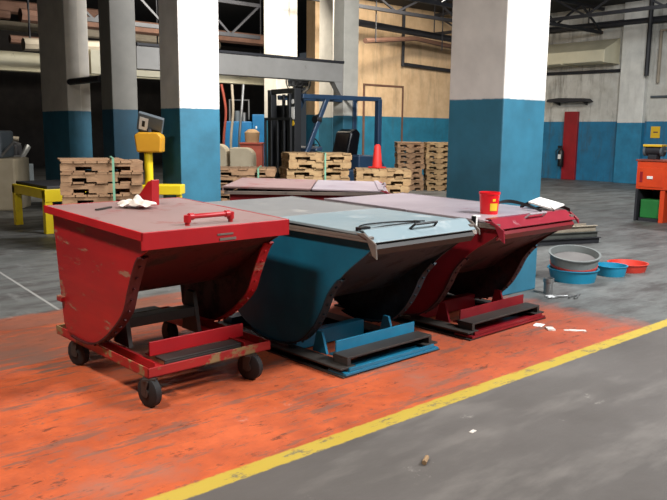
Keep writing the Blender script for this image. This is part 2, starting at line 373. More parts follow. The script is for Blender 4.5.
def skid_base(root, x0, x1, y0, y1, mb, mplate, mbump, h=0.10):
    for xa, xb in ((x0, x0+0.13), (x1-0.13, x1)):
        b = bm_(); bx(b, xa, xb, y0, y1, 0.0, 0.012); bx(b, xa, xb, y0+0.02, y1, 0.045, 0.057)
        xi = xa if xa == x0 else xb-0.012
        bx(b, xi+ (0.05 if xa == x0 else -0.05), xi+(0.062 if xa == x0 else -0.038), y0+0.02, y1, 0.012, 0.045)
        obj('base_rail', b, M['grime'], root, bevel=0.003)
    b = bm_(); bx(b, x0+0.02, x1-0.02, y0-0.005, y0+0.16, 0.012, 0.03); bx(b, x0+0.06, x1-0.06, y0+0.002, y0+0.016, 0.03, 0.055)
    obj('fork_plate', b, mb, root, bevel=0.003)
    b = bm_(); bx(b, x0+0.07, x1-0.05, y0+0.035, y0+0.17, h, h+0.014); bx(b, x0+0.07, x1-0.05, y0+0.155, y0+0.17, 0.057, h)
    for xx in (x0+0.07, x1-0.08): bx(b, xx, xx+0.03, y0+0.035, y0+0.17, 0.057, h)
    obj('fork_pocket', b, M['grime'], root, bevel=0.003)
    b = bm_(); bx(b, x0+0.10, x1-0.08, y0+0.17, y0+0.182, h-0.02, h+0.085); bx(b, x0+0.10, x1-0.08, y0+0.182, y0+0.24, h-0.02, h-0.008)
    obj('bumper_bar', b, mbump, root, bevel=0.003)
    b = bm_(); bx(b, x0+0.13, x1-0.13, y0+0.62, y0+0.70, 0.012, 0.12); obj('cross_bar', b, mb, root, bevel=0.003)
    b = bm_(); bx(b, x0+0.13, x1-0.13, y1-0.12, y1, 0.012, 0.1); obj('cross_bar', b, mb, root, bevel=0.003)
    for xx in (x0+0.135, x1-0.16):
        b = bm_(); prism(b, [(y0+0.30, 0.057), (y0+0.44, 0.057), (y0+0.40, 0.20), (y0+0.35, 0.20)], xx, xx+0.02)
        obj('support_bracket', b, mb, root, bevel=0.002)
LIPSIDE = [(0.03, 0.0), (0.05, -0.06), (0.08, -0.12)]
def skid_hopper(name, label, group, loc, rz, W, L, zt, mats, flap_mat, handle=True):
    mbody, mrock, mrear, mfront, mbump = mats
    root = thing(name, label, 'hopper', loc, rz, group)
    zr = zt-0.032
    front = spline([(0.02, zr-0.005), (0.05, zr-0.075), (0.25, 0.66), (0.39, 0.52), (0.47, 0.37), (0.56, 0.24), (0.70, 0.13), (0.92, 0.085), (1.15, 0.10), (1.36, 0.19), (1.52, 0.34), (1.64, 0.55), (L-0.07, zr-0.005)], 5)
    shell = spline([(0.03, zr-0.07), (0.25, 0.68), (0.52, 0.52), (0.72, 0.38), (0.95, 0.32), (1.2, 0.34), (1.42, 0.44), (1.58, 0.62), (L-0.09, zr)], 5)
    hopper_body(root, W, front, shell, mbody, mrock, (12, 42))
    # rim of angle steel round the mouth, deep lip at the front
    b = bm_()
    bx(b, 0.0, 0.045, 0.02, L-0.02, zr-0.008, zr+0.012); bx(b, 0.0, 0.01, 0.02, L-0.02, zr-0.022, zr-0.008)
    bx(b, W-0.045, W, 0.02, L-0.02, zr-0.008, zr+0.012); bx(b, W-0.01, W, 0.02, L-0.02, zr-0.022, zr-0.008)
    bx(b, 0.0, W, L-0.06, L-0.02, zr-0.012, zr+0.012)
    obj('rim', b, M['rim_steel'], root, bevel=0.003)
    b = bm_(); strip(b, [(0.04, zr-0.005), (0.0, zr-0.06), (0.03, zr-0.10)], 0.02, W-0.02, 0.01); obj('lip', b, M['grime'] if mbody is M['blue'] else mbody, root)
    for xx, q in ((-0.012, 1.0), (W, 0.4)):
        b = bm_(); prism(b, [(0.12, zr+0.028), (0.05, zr+0.032), (-0.045*q, zr-0.02), (-0.055*q, zr-0.02-0.09*q), (-0.02*q, zr-0.015-0.075*q), (0.03, zr-0.0)], xx, xx+0.012)
        obj('lip_gusset', b, M['rim_steel'] if mbody is M['blue'] else M['lid_maroon'], root, bevel=0.003)
    ys = L*0.47
    b = bm_(); bx(b, 0.012, W-0.012, ys+0.012, L, zr+0.012, zr+0.03); bx(b, 0.012, W-0.012, L-0.012, L, zr-0.02, zr+0.03)
    bx(b, 0.012, 0.024, ys+0.012, L, zr+0.013, zr+0.034); bx(b, W-0.024, W-0.012, ys+0.012, L, zr+0.013, zr+0.034)
    obj('rear_lid_panel', b, mrear, root, bevel=0.004)
    b = bm_(); bx(b, 0.004, W-0.004, 0.10, ys, zt-0.018, zt); bx(b, 0.004, W-0.004, ys-0.012, ys, zr+0.014, zt)
    fl = obj('front_lid_panel', b, mfront, root, bevel=0.004)
    tilt = Matrix.Translation((0, 0.1, zt)) @ Matrix.Rotation(0.018, 4, 'X') @ Matrix.Translation((0, -0.1, -zt))
    for o_ in root.children:
        if o_.name.startswith(('rear_lid', 'front_lid')): o_.matrix_local = tilt
    b = bm_(); strip(b, [(0.13, zt+0.012), (0.085, zt+0.012), (0.0, zt-0.052)], 0.02, W-0.01, 0.008); fp = obj('lid_flap', b, flap_mat, root, bevel=0.002)
    b = bm_(); tube(b, [(W*0.40, 0.062, zt-0.008), (W*0.41, 0.03, zt+0.022), (W*0.62, 0.03, zt+0.022), (W*0.63, 0.062, zt-0.008)], 0.008, 8); obj('lid_handle', b, M['black'] if mbody is M['blue'] else mfront, fp, smooth=True)
    b = bm_()
    b.free()
    for xx in (0.2*W, 0.8*W):
        b = bm_(); disc(b, (xx, ys+0.008, zt-0.012), (1, 0, 0), 0.011, 0.05, 8); obj('hinge', b, M['grime'], root, smooth=True)
    return root
GR = 'self-dumping hoppers parked on the orange floor'
blue = skid_hopper('dump_hopper', 'blue steel self-dumping hopper with pale dusty lid, between two red ones', GR, (2.90, 3.03, 0), rz_(2), 1.0, 1.92, 0.92,
    (M['blue'], M['blue'], M['lid_grey'], M['lid_blue'], M['blue_bright']), M['lid_blue'])
skid_base(blue, 0.0, 0.93, 0.22, 1.7, M['blue_bright'], M['grime'], M['blue_bright'])
red3 = skid_hopper('dump_hopper', 'dark red self-dumping hopper on the right, carrying a red bucket and straps on its lid', GR, (4.12, 3.05, 0), rz_(2), 1.02, 1.80, 0.90,
    (M['maroon'], M['maroon'], M['lid_lilac'], M['lid_lilac'], M['maroon']), M['lid_maroon'])
skid_base(red3, 0.05, 1.07, 0.24, 1.7, M['maroon'], M['grime'], M['maroon'])
rear = skid_hopper('dump_hopper', 'dark red hopper turned sideways at the back, in front of the low pallets', GR, (5.40, 5.36, 0), rz_(48), 1.42, 1.74, 0.90,
    (M['maroon'], M['maroon'], M['lid_red'], M['lid_lilac'], M['maroon']), M['lid_lilac'])
skid_base(rear, 0.06, 1.36, 0.24, 1.65, M['maroon'], M['grime'], M['maroon'])
b = bm_(); bx(b, -0.03, -0.012, 0.17, 0.21, 0.80, 0.915); bx(b, -0.03, 0.02, 0.17, 0.21, 0.915, 0.93); lt = obj('latch', b, M['white'], red3, bevel=0.004); lt['label'] = 'white and black latch clipped over the lid edge'
b = bm_(); bx(b, -0.034, -0.03, 0.172, 0.208, 0.86, 0.925); obj('latch_grip', b, M['black'], lt)
# thin rods lying on the front lid of the blue hopper
b = bm_(); tube(b, spline([(0.06, 0.14, 0.926), (0.16, 0.24, 0.935), (0.45, 0.26, 0.932), (0.70, 0.20, 0.926)], 6), 0.005, 6); tube(b, spline([(0.06, 0.12, 0.926), (0.3, 0.16, 0.93), (0.62, 0.17, 0.928)], 6), 0.005, 6)
bx(b, 0.02, 0.10, 0.105, 0.15, 0.921, 0.945); bx(b, 0.56, 0.60, 0.16, 0.19, 0.921, 0.94)
o = obj('latch_rod', b, M['black'], blue, smooth=True)

# wheeled red hopper in front
W, zt = 0.965, 0.978
hop = thing('dump_hopper', 'bright red hopper on black casters, nearest the camera, white rag on its lid', 'hopper', (1.695, 3.455, 0), rz_(2.2), GR)
front = spline([(0.03, zt-0.10), (0.135, 0.815), (0.235, 0.64), (0.305, 0.50), (0.46, 0.365), (0.62, 0.27), (0.76, 0.228), (0.93, 0.222), (1.08, 0.235)], 5) + [(1.13, 0.28), (1.18, 0.62), (1.225, zt-0.005)]
front[0] = (0.02, zt-0.03)
shell = spline([(0.03, zt-0.085), (0.30, 0.72), (0.50, 0.585), (0.66, 0.52), (0.90, 0.49), (1.08, 0.52), (1.15, 0.64), (1.21, zt-0.01)], 5)
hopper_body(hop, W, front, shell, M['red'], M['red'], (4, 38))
b = bm_(); bx(b, 0.0, W, 0.0, 1.24, zt-0.012, zt); lid = obj('lid', b, M['lid_red'], hop, bevel=0.002)
b = bm_(); bx(b, -0.003, W+0.003, -0.004, 0.008, zt-0.092, zt+0.002); bx(b, -0.003, 0.009, -0.004, 1.243, zt-0.044, zt+0.002); bx(b, W-0.009, W+0.003, -0.004, 1.243, zt-0.044, zt+0.002); bx(b, 0, W, 1.231, 1.243, zt-0.044, zt+0.001)
obj('lid_skirt', b, M['red_plain'], lid, bevel=0.003)
b = bm_(); bx(b, 0.455, 0.56, -0.008, -0.004, zt-0.052, zt-0.042); bx(b, 0.47, 0.58, -0.008, -0.004, zt-0.082, zt-0.068); pl = obj('lid_plate', b, M['rim_steel'], lid)
b = bm_(); hz = zt+0.048
tube(b, [(0.33, 0.10, zt), (0.33, 0.10, hz-0.012), (0.345, 0.10, hz), (0.60, 0.10, hz), (0.615, 0.10, hz-0.012), (0.615, 0.10, zt)], 0.014, 10)
for xx in (0.33, 0.615): disc(b, (xx, 0.10, hz-0.01), (0, 0, 1), 0.021, 0.02, 12)
disc(b, (0.352, 0.10, hz), (1, 0, 0), 0.02, 0.014, 12); disc(b, (0.592, 0.10, hz), (1, 0, 0), 0.02, 0.014, 12)
obj('lid_handle', b, M['red_plain'], lid, smooth=True)
b = bm_(); bx(b, 0.585, 0.64, 0.94, 0.955, zt, zt+0.165); prism(b, [(0.955, zt), (0.955, zt+0.16), (0.99, zt+0.15), (1.17, zt)], 0.585, 0.597)
obj('lid_tab', b, M['red_plain'], lid, bevel=0.002)
lid.matrix_local = Matrix.Translation((0, 0, zt)) @ Matrix.Rotation(0.034, 4, 'X') @ Matrix.Translation((0, 0, -zt))   # the lid sits a little high at its hinge side
# cart
b = bm_()
for x0, x1 in ((0.065, 0.125), (0.845, 0.905)):
    xo = x0 if x0 < 0.5 else x1-0.01
    bx(b, xo, xo+0.01, 0.10, 1.31, 0.165, 0.222); bx(b, x0, x1, 0.10, 1.31, 0.165, 0.175)
bx(b, 0.065, 0.905, 0.10, 0.11, 0.165, 0.222); bx(b, 0.065, 0.905, 0.10, 0.16, 0.165, 0.175)
bx(b, 0.065, 0.905, 1.30, 1.31, 0.165, 0.222); bx(b, 0.065, 0.905, 1.25, 1.31, 0.165, 0.175)
cart = obj('cart_frame', b, paint('worn_red_frame', (164, 34, 32), (140, 26, 28), (134, 112, 74), (0.52, 0.58), 7, rough=0.5), hop, bevel=0.003)
b = bm_()
for x0, x1 in ((0.14, 0.22), (0.75, 0.83)):
    bx(b, x0, x1, 0.17, 1.26, 0.176, 0.188); bx(b, x0, x0+0.01, 0.17, 1.26, 0.188, 0.225)
obj('inner_rail', b, M['red'], hop, bevel=0.003)
b = bm_(); bx(b, 0.22, 0.75, 0.19, 0.30, 0.205, 0.217); bx(b, 0.22, 0.75, 0.19, 0.20, 0.17, 0.205); obj('cross_bar', b, M['grime'], hop, bevel=0.003)
b = bm_(); bx(b, 0.22, 0.75, 0.66, 0.76, 0.30, 0.36); obj('cross_bar', b, M['grime'], hop, bevel=0.003)
b = bm_(); bx(b, 0.22, 0.75, 1.14, 1.24, 0.20, 0.26)
obj('cross_bar', b, M['grime'], hop, bevel=0.003)
b = bm_(); bx(b, 0.20, 0.86, 0.325, 0.335, 0.21, 0.295); bx(b, 0.20, 0.86, 0.335, 0.38, 0.21, 0.22); obj('bumper_bar', b, M['red_plain'], hop, bevel=0.003)
for xx in (0.225, 0.715):
    b = bm_(); prism(b, [(0.62, 0.19), (0.82, 0.19), (0.76, 0.46), (0.68, 0.46)], xx, xx+0.03); obj('support_bracket', b, M['grime'], hop, bevel=0.003)
def caster(x, y, ang):
    c = bpy.data.objects.new('caster', None); COL.objects.link(c); c.parent = hop; c.location = (x, y, 0); c.rotation_euler = (0, 0, ang)
    b = bm_(); lathe(b, [(0.0, 0)]*0 + [(0.05, 0.152), (0.05, 0.164)], 4); 
    for s in (-1, 1): prism(b, [(-0.03, 0.152), (0.03, 0.152), (0.03, 0.07), (0.018, 0.065), (0.0, 0.065)], s*0.032-0.003, s*0.032+0.003)
    obj('fork', b, M['grime'], c)
    b = bm_(); n = 28
    tube(b, [(-0.025, 0, 0.083), (-0.018, 0, 0.083), (0.018, 0, 0.083), (0.025, 0, 0.083)], [0.073, 0.083, 0.083, 0.073], n); obj('wheel', b, M['rubber'], c, smooth=True)
    b = bm_(); disc(b, (0, 0, 0.083), (1, 0, 0), 0.026, 0.034, 14); obj('hub', b, M['grime'], c, smooth=True)
caster(0.085, 0.125, 0.15); caster(0.765, 0.125, 0.3); caster(0.11, 1.08, 0.25); caster(0.80, 1.12, 0)
# rear lug low on the left plate
b = bm_(); bx(b, 0.02, 0.06, 1.10, 1.17, 0.42, 0.455); obj('side_lug', b, M['red'], hop, bevel=0.004)

# ------------------------------------------------------------------ things lying on the hoppers
def rag(name, label, loc, rz, sx, sy, h, mat):
    b = bm_(); n = 12; g = []
    random.seed(11)
    for i in range(n+1):
        row = []
        for j in range(n+1):
            u, v = i/n*2-1, j/n*2-1; r = math.hypot(u, v)
            z = max(0.0, (1-r*0.85))*h*(0.5+0.5*math.sin(7*u+3*v+1)*math.cos(5*v-2*u)) + random.random()*h*0.3 + 0.002
            row.append(b.verts.new((u*sx*(0.8+0.2*math.cos(5*v)), v*sy*(0.85+0.15*math.sin(4*u)), z)))
        g.append(row)
    for i in range(n):
        for j in range(n): b.faces.new((g[i][j], g[i+1][j], g[i+1][j+1], g[i][j+1]))
    o = obj(name, b, mat); o.location = loc; o.rotation_euler = (0, 0, rz)
    m = o.modifiers.new('thick', 'SOLIDIFY'); m.thickness = 0.003; m.offset = 1
    m = o.modifiers.new('sub', 'SUBSURF'); m.levels = 1; m.render_levels = 2
    for p in o.data.polygons: p.use_smooth = True
    return o
tag(rag('rag', 'crumpled white rag lying on the lid of the wheeled red hopper', (2.10, 4.34, 1.011), -0.7, 0.13, 0.085, 0.09, M['cloth']), None or 'crumpled white rag lying on the lid of the wheeled red hopper', 'rag')
b = bm_(); bar(b, (1.83, 4.33, 1.014), (1.96, 4.41, 1.016), 0.02, 0.008); tag(obj('scraper', b, M['grime']), 'small dark flat bar beside the white rag on the red lid', 'bar')

bk = thing('bucket', 'small red plastic bucket with yellow print on the dark red lid', 'bucket', (4.46, 3.40, 0.901))
b = bm_(); lathe(b, [(0.064, 0.0), (0.074, 0.145), (0.079, 0.15), (0.079, 0.165), (0.071, 0.165), (0.060, 0.012)], 32); obj('shell', b, M['bucket'], bk, smooth=True)
b = bm_(); n = 10
for z0, z1, a0, a1 in ((0.03, 0.085, -0.15, 0.75), (0.10, 0.118, 0.1, 0.42)):
    A = [[b.verts.new(((0.0645+0.0685*0+z*0.069+0.0012)*math.cos(t), (0.0645+z*0.069+0.0012)*math.sin(t), z)) for t in [(-2.25 + a0 + (a1-a0)*i/n) for i in range(n+1)]] for z in (z0, z1)]
    for i in range(n): b.faces.new((A[0][i], A[0][i+1], A[1][i+1], A[1][i]))
lb = obj('label', b, M['label_yellow'], bk); lb['label'] = 'yellow printed patch on the bucket'
def ribbon(name, label, pts, wd, mat, cat='strap'):
    b = bm_(); pts = [Vector(p) for p in spline(pts, 8)]; pr = None
    for i, p in enumerate(pts):
        t = (pts[min(i+1, len(pts)-1)] - pts[max(i-1, 0)]); s = Vector((t.y, -t.x, 0)); s = (s.normalized()*0.6 + Vector((0, 0, 0.8)))*wd/2
        q = [b.verts.new(p+s), b.verts.new(p-s), b.verts.new(p-s+Vector((0,0,0.004))), b.verts.new(p+s+Vector((0,0,0.004)))]
        if pr:
            for j in range(4): b.faces.new((pr[j], pr[(j+1) % 4], q[(j+1) % 4], q[j]))
        else: b.faces.new(q)
        pr = q
    b.faces.new(list(reversed(pr)))
    return tag(obj(name, b, mat), label, cat)
ribbon('strap', 'black webbing strap running from the red bucket over the dark red lid', [(4.62, 3.53, 0.905), (4.72, 3.52, 0.955), (4.86, 3.50, 0.965), (4.92, 3.36, 0.935), (4.88, 3.22, 0.905)], 0.03, M['black'])
ribbon('strap', 'black strap looped across the white booklet on the dark red lid', [(5.02, 3.52, 0.906), (5.06, 3.44, 0.95), (5.10, 3.33, 0.938), (5.14, 3.22, 0.93), (5.17, 3.16, 0.905)], 0.03, M['black'])
ribbon('strap', 'thin black strap curled at the right edge of the dark red lid', [(5.02, 3.40, 0.902), (5.05, 3.30, 0.93), (5.0, 3.20, 0.92), (4.94, 3.16, 0.904)], 0.018, M['black'])
b = bm_(); bx(b, -0.07, 0.07, -0.12, 0.12, 0, 0.014); o = obj('booklet', b, M['white'], loc=(5.08, 3.32, 0.945), bevel=0.002); o.rotation_euler = (0.16, -0.22, -0.1); tag(o, 'white folded booklet under a black strap on the dark red lid', 'booklet')

# ------------------------------------------------------------------ pallets
def make_pallet(mat, wx, wy, seed):
    """boards run front to back on three notched stringers that show their long side"""
    r = random.Random(seed); root = thing('pallet', '', 'pallet')
    n = 7
    for nm, z0, z1, idx in (('top_boards', 0.112, 0.136, range(n)), ('bottom_boards', 0.0, 0.02, (0, 1, 3, 5, 6))):
        b = bm_()
        for i in idx:
            x = -wx/2 + (i+0.5)*wx/n; e = r.uniform(-0.02, 0.02)
            bx(b, x-wx/n*0.46, x+wx/n*0.46, -wy/2+e, wy/2+e*0.6, z0, z1)
        obj(nm, b, mat, root)
    for y in (-wy/2+0.03, 0, wy/2-0.03):
        q = wx/2; na, nb = q*r.uniform(0.25, 0.4), q*r.uniform(0.65, 0.8); e = r.uniform(-0.02, 0.02)
        b = bm_()
        if y == 0: bx(b, -q, q, -0.022, 0.022, 0.02, 0.112); obj('stringer', b, mat, root); continue
        prism(b, [(-q+e, 0.02), (-nb, 0.02), (-nb, 0.07), (-na, 0.07), (-na, 0.02), (na, 0.02), (na, 0.07), (nb, 0.07), (nb, 0.02), (q+e, 0.02), (q+e, 0.112), (-q+e, 0.112)], y-0.022, y+0.022, 'y')
        obj('stringer', b, mat, root)
    return root
ORD = ['topmost', 'second from top', 'third from top', 'fourth from top', 'fifth from top', 'sixth from top', 'seventh from top', 'eighth from top', 'ninth from top']
def stack(x, y, rz, n, mat, wx, wy, where, group, jit=0.03, seed=0):
    protos = [make_pallet(mat, wx, wy, seed+i) for i in range(min(3, n))]
    r = random.Random(seed+50)
    for k in range(n):
        o = protos[k] if k < len(protos) else copy_tree(protos[k % len(protos)])
        o.location = (x+r.uniform(-jit, jit), y+r.uniform(-jit, jit), k*0.138); o.rotation_euler = (0, 0, rz + r.uniform(-0.05, 0.05))
        tag(o, 'wooden pallet %s of the %s' % (ORD[n-1-k], where), 'pallet', group)
    return n*0.138
def stack_strap(name, label, x, y, rz, off, wx, wy, h, axis='y'):
    b = bm_(); t = 0.006
    hw = (wy if axis == 'y' else wx)/2 + 0.075
    for (a0, a1, z0, z1) in ((-hw-t, -hw, 0.003, h+0.012), (hw, hw+t, 0.003, h+0.012), (-hw-t, hw+t, h+0.008, h+0.014)):
        if axis == 'y': bx(b, off-0.014, off+0.014, a0, a1, z0, z1)
        else: bx(b, a0, a1, off-0.014, off+0.014, z0, z1)
    o = obj(name, b, M['strap']); o.location = (x, y, 0); o.rotation_euler = (0, 0, rz); tag(o, label, 'strap'); return o
a1 = rz_(-22)
h = stack(3.96, 9.15, a1, 8, M['wood'], 0.98, 0.62, 'strapped stack behind the red lid', 'pallets stacked behind the red wheeled hopper', 0.02, 3)
stack_strap('strap', 'pale green strap tied round the pallet stack behind the red lid', 3.96, 9.15, a1, 0.13, 0.98, 0.62, h+0.025)
b = bm_(); bx(b, -0.40, 0.36, -0.30, 0.30, 0, 0.02); o = obj('plywood_sheet', b, M['wood'], loc=(3.86, 9.20, h)); o.rotation_euler = (0, 0, a1+0.08); tag(o, 'weathered board lying on top of the strapped pallet stack', 'board')
a2 = rz_(-38)
h2 = stack(7.64, 11.37, a2, 6, M['wood'], 1.14, 0.85, 'low stack beside the white column', 'pallets in the low stack beside the column', 0.04, 13)
stack_strap('strap', 'pale strap round the low pallet stack beside the column', 7.64, 11.37, a2, 0.28, 1.14, 0.85, h2)
h3 = stack(8.76, 10.72, rz_(-30), 8, M['wood_light'], 1.15, 0.85, 'pale stack in front of the forklift', 'pallets in the pale stack by the forklift', 0.04, 23)
stack_strap('strap', 'pale green strap round the pale pallet stack by the forklift', 8.76, 10.72, rz_(-30), 0.12, 1.15, 0.85, h3)
h4 = stack(9.56, 9.78, rz_(-40), 6, M['wood_light'], 0.98, 0.8, 'low stack under the red cone', 'pallets in the low stack under the cone', 0.03, 33)
h5 = stack(14.22, 13.48, rz_(-41), 9, M['wood'], 0.68, 0.7, 'tall stack left of its pale twin', 'pallets in the tall pair of stacks by the wall', 0.03, 43)
h6 = stack(14.79, 12.99, rz_(-41), 9, M['wood_light'], 0.68, 0.7, 'tall pale stack half behind the column', 'pallets in the tall pair of stacks by the wall', 0.03, 53)

# ------------------------------------------------------------------ yellow table, yellow scale stand, machines on the left
t = thing('work_table', 'low yellow steel table with dark plate top at the far left', 'table', (3.74, 10.62, 0))
for x, y in ((0, 0), (0, 1.3), (1.05, 0), (1.05, 1.3)):
    b = bm_(); bx(b, x, x+0.11, y, y+0.11, 0, 0.62); obj('leg', b, M['yellow'], t, bevel=0.006)
b = bm_(); bx(b, 0, 1.16, -0.01, 0.05, 0.46, 0.64); bx(b, 0, 0.05, 0.05, 1.41, 0.5, 0.64); bx(b, 0.05, 1.16, 1.35, 1.41, 0.5, 0.64); obj('rail', b, M['yellow'], t, bevel=0.006)
b = bm_(); bx(b, 0.06, 1.2, 0.06, 1.4, 0.64, 0.68); obj('table_top', b, M['dark_steel'], t, bevel=0.004)
s = thing('scale', 'yellow post scale with amber head and tilted display beside the column', 'scale', (4.73, 9.37, 0), rz_(-41))
b = bm_(); bx(b, -0.10, 0.46, -0.14, 0.16, 0.62, 0.75); obj('platform', b, M['yellow'], s, bevel=0.01)
for x in (-0.07, 0.38):
    b = bm_(); bx(b, x, x+0.06, -0.05, 0.05, 0, 0.62); obj('leg', b, M['yellow'], s, bevel=0.005)
b = bm_(); tube(b, [(0, 0, 0.75), (0, 0, 1.2)], 0.058, 16); obj('post', b, M['yellow'], s, smooth=True)
b = bm_(); prism(b, [(-0.13, 1.19), (0.20, 1.19), (0.21, 1.40), (0.16, 1.46), (-0.10, 1.46), (-0.16, 1.42)], -0.12, 0.12, 'y'); obj('head', b, M['amber'], s, bevel=0.02)
Mx = Matrix.Translation((0.03, 0.02, 1.57)) @ Matrix.Rotation(0.28, 4, 'Y') @ Matrix.Rotation(0.5, 4, 'X')
b = bm_(); bx(b, -0.17, 0.18, -0.03, 0.03, -0.13, 0.14, Mx); dsp = obj('display', b, M['mach_grey'], s, bevel=0.01)
b = bm_(); bx(b, -0.14, -0.02, -0.034, -0.031, -0.10, 0.09, Mx); pp = obj('paper_card', b, M['white'], dsp); pp['label'] = 'white card with a dark figure on the display'
b = bm_(); bx(b, -0.10, -0.06, -0.037, -0.0345, -0.05, 0.04, Mx); bx(b, 0.02, 0.15, -0.037, -0.031, -0.08, -0.05, Mx); obj('display_mark', b, M['black'], dsp)
b = bm_(); tube(b, [(0.02, 0, 1.45), (0.02, 0.01, 1.5)], 0.03, 10); obj('neck', b, M['dark_steel'], s)

# ------------------------------------------------------------------ forklift (nose to the camera's left)
fa = math.atan2(0.653*math.cos(0.5) - 0.757*math.sin(0.5), -0.757*math.cos(0.5) - 0.653*math.sin(0.5)) + 0.12
fk = thing('forklift', 'dark blue forklift with black mast standing behind the pallet stacks', 'forklift', (10.10, 11.80, 0), fa)
b = bm_(); bx(b, -1.0, 0.62, -0.5, 0.5, 0.28, 0.72); prism(b, [(-1.05, 0.3), (-0.35, 0.3), (-0.35, 1.02), (-0.9, 1.0), (-1.05, 0.8)], -0.48, 0.48, 'y'); obj('body', b, M['navy'], fk, bevel=0.03)
b = bm_(); prism(b, [(0.5, 0.5), (0.72, 0.5), (0.66, 1.15), (0.5, 1.2)], -0.4, 0.4, 'y'); obj('cowl', b, M['navy'], fk, bevel=0.02)
for sx in (-1, 1):
    b = bm_(); bar(b, (-0.88, sx*0.44, 0.95), (-0.88, sx*0.44, 2.16), 0.10, 0.13); bar(b, (-0.93, sx*0.44, 2.16), (1.02, sx*0.44, 2.16), 0.08, 0.09); bar(b, (0.42, sx*0.44, 2.16), (0.92, sx*0.44, 1.05), 0.07, 0.09); obj('guard_frame', b, M['navy'], fk, bevel=0.012)
b = bm_()
for x in (-0.93, -0.6, -0.25, 0.1, 0.5, 0.98): bar(b, (x, -0.44, 2.17), (x, 0.44, 2.17), 0.05, 0.05)
obj('guard_roof', b, M['navy'], fk, bevel=0.006)
b = bm_(); prism(b, [(-0.28, 0.86), (0.22, 0.86), (0.26, 0.98), (0.20, 1.03), (-0.18, 1.02), (-0.30, 1.48), (-0.46, 1.56), (-0.56, 1.46), (-0.48, 0.95)], -0.27, 0.27, 'y'); obj('seat', b, M['gloss_black'], fk, bevel=0.06)
b = bm_(); tube(b, [(0.42+0.16*0.4*math.cos(t), 0.17*math.sin(t), 1.22+0.16*0.9*math.cos(t)) for t in [2*PI*i/18 for i in range(18)]], 0.014, 6, True); bar(b, (0.42, 0, 1.22), (0.58, 0, 1.1), 0.03, 0.03); bar(b, (0.38, -0.16, 1.13+0.09), (0.46, 0.16, 1.22), 0.02, 0.02); obj('steering_wheel', b, M['black'], fk, smooth=True)
b = bm_(); disc(b, (0.66, 0.40, 1.72), (1, 0.3, 0), 0.11, 0.05, 18, 0.07); bar(b, (0.66, 0.40, 1.72), (0.62, 0.44, 1.66), 0.03, 0.03); obj('work_light', b, M['black'], fk, smooth=True)
for sx in (-1, 1):
    b = bm_(); bx(b, 0.80, 0.95, sx*0.46-0.05, sx*0.46+0.05, 0.08, 2.3); bx(b, 0.86, 0.99, sx*0.34-0.04, sx*0.34+0.04, 0.1, 2.2); obj('mast_rail', b, M['truck_black'], fk, bevel=0.006).location = (0.28, 0, 0)
for z in (0.3, 1.2, 2.22):
    b = bm_(); bx(b, 0.82, 0.92, -0.42, 0.42, z, z+0.09)
obj('mast_crosspiece', b, M['truck_black'], fk, bevel=0.006).location = (0.28, 0, 0)
b = bm_(); tube(b, [(0.88, 0.0, 0.2), (0.88, 0, 1.5), (0.88, 0, 1.51), (0.88, 0, 2.2)], [0.06, 0.06, 0.035, 0.035], 12); obj('lift_cylinder', b, M['truck_black'], fk, smooth=True).location = (0.28, 0, 0)
b = bm_(); bx(b, 1.0, 1.05, -0.5, 0.5, 0.12, 0.22); bx(b, 1.0, 1.05, -0.5, 0.5, 0.48, 0.58)
for y in (-0.48, -0.24, 0.0, 0.24, 0.48): bx(b, 1.0, 1.04, y-0.02, y+0.02, 0.22, 1.75)
bx(b, 1.0, 1.04, -0.5, 0.5, 1.7, 1.75); obj('carriage', b, M['truck_black'], fk, bevel=0.005).location = (0.28, 0, 0)
for y in (-0.3, 0.3):
    b = bm_(); bx(b, 1.05, 1.09, y-0.05, y+0.05, 0.06, 0.6); bx(b, 1.05, 1.75, y-0.05, y+0.05, 0.05, 0.09); obj('fork', b, M['truck_black'], fk, bevel=0.005).location = (0.28, 0, 0)
b = bm_(); bx(b, 0.951, 0.958, 0.40, 0.50, 1.72, 1.95); o = obj('warning_label', b, M['white'], fk, loc=(0.28, 0, 0)); o['label'] = 'white label on the mast'
b = bm_(); disc(b, (0.956, 0.45, 1.64), (1, 0, 0), 0.05, 0.004, 14); o = obj('warning_label', b, M['label_yellow'], fk, loc=(0.28, 0, 0)); o['label'] = 'yellow label on the mast'
b = bm_(); disc(b, (0.956, 0.45, 2.05), (1, 0, 0), 0.045, 0.004, 14); o = obj('warning_label', b, M['white'], fk, loc=(0.28, 0, 0)); o['label'] = 'pale round label on the mast'
b = bm_(); bx(b, 1.05, 1.10, -0.40, 0.40, 0.3, 2.0); o = obj('mast_hoses', b, M['truck_black'], fk, bevel=0.004)
for x, y, r in ((0.55, 0.46, 0.28), (0.55, -0.46, 0.28), (-0.72, 0.44, 0.24), (-0.72, -0.44, 0.24)):
    b = bm_(); tube(b, [(x, y-0.09, r), (x, y-0.06, r), (x, y+0.06, r), (x, y+0.09, r)], [r*0.85, r, r, r*0.85], 22); wh = obj('wheel', b, M['rubber'], fk, smooth=True)
    b = bm_(); disc(b, (x, y, r), (0, 1, 0), r*0.5, 0.1, 14); obj('hub', b, M['navy'], wh)

# red cone on the low stack
cn = thing('traffic_cone', 'red cone standing on the low pallet stack beside the forklift', 'cone', (9.62, 9.93, h4))
b = bm_(); bx(b, -0.12, 0.12, -0.12, 0.12, 0.0, 0.03); obj('base', b, M['cone'], cn, bevel=0.01)
b = bm_(); lathe(b, [(0.095, 0.03), (0.09, 0.07), (0.062, 0.40), (0.035, 0.44)], 20); obj('cone', b, M['cone'], cn, smooth=True)

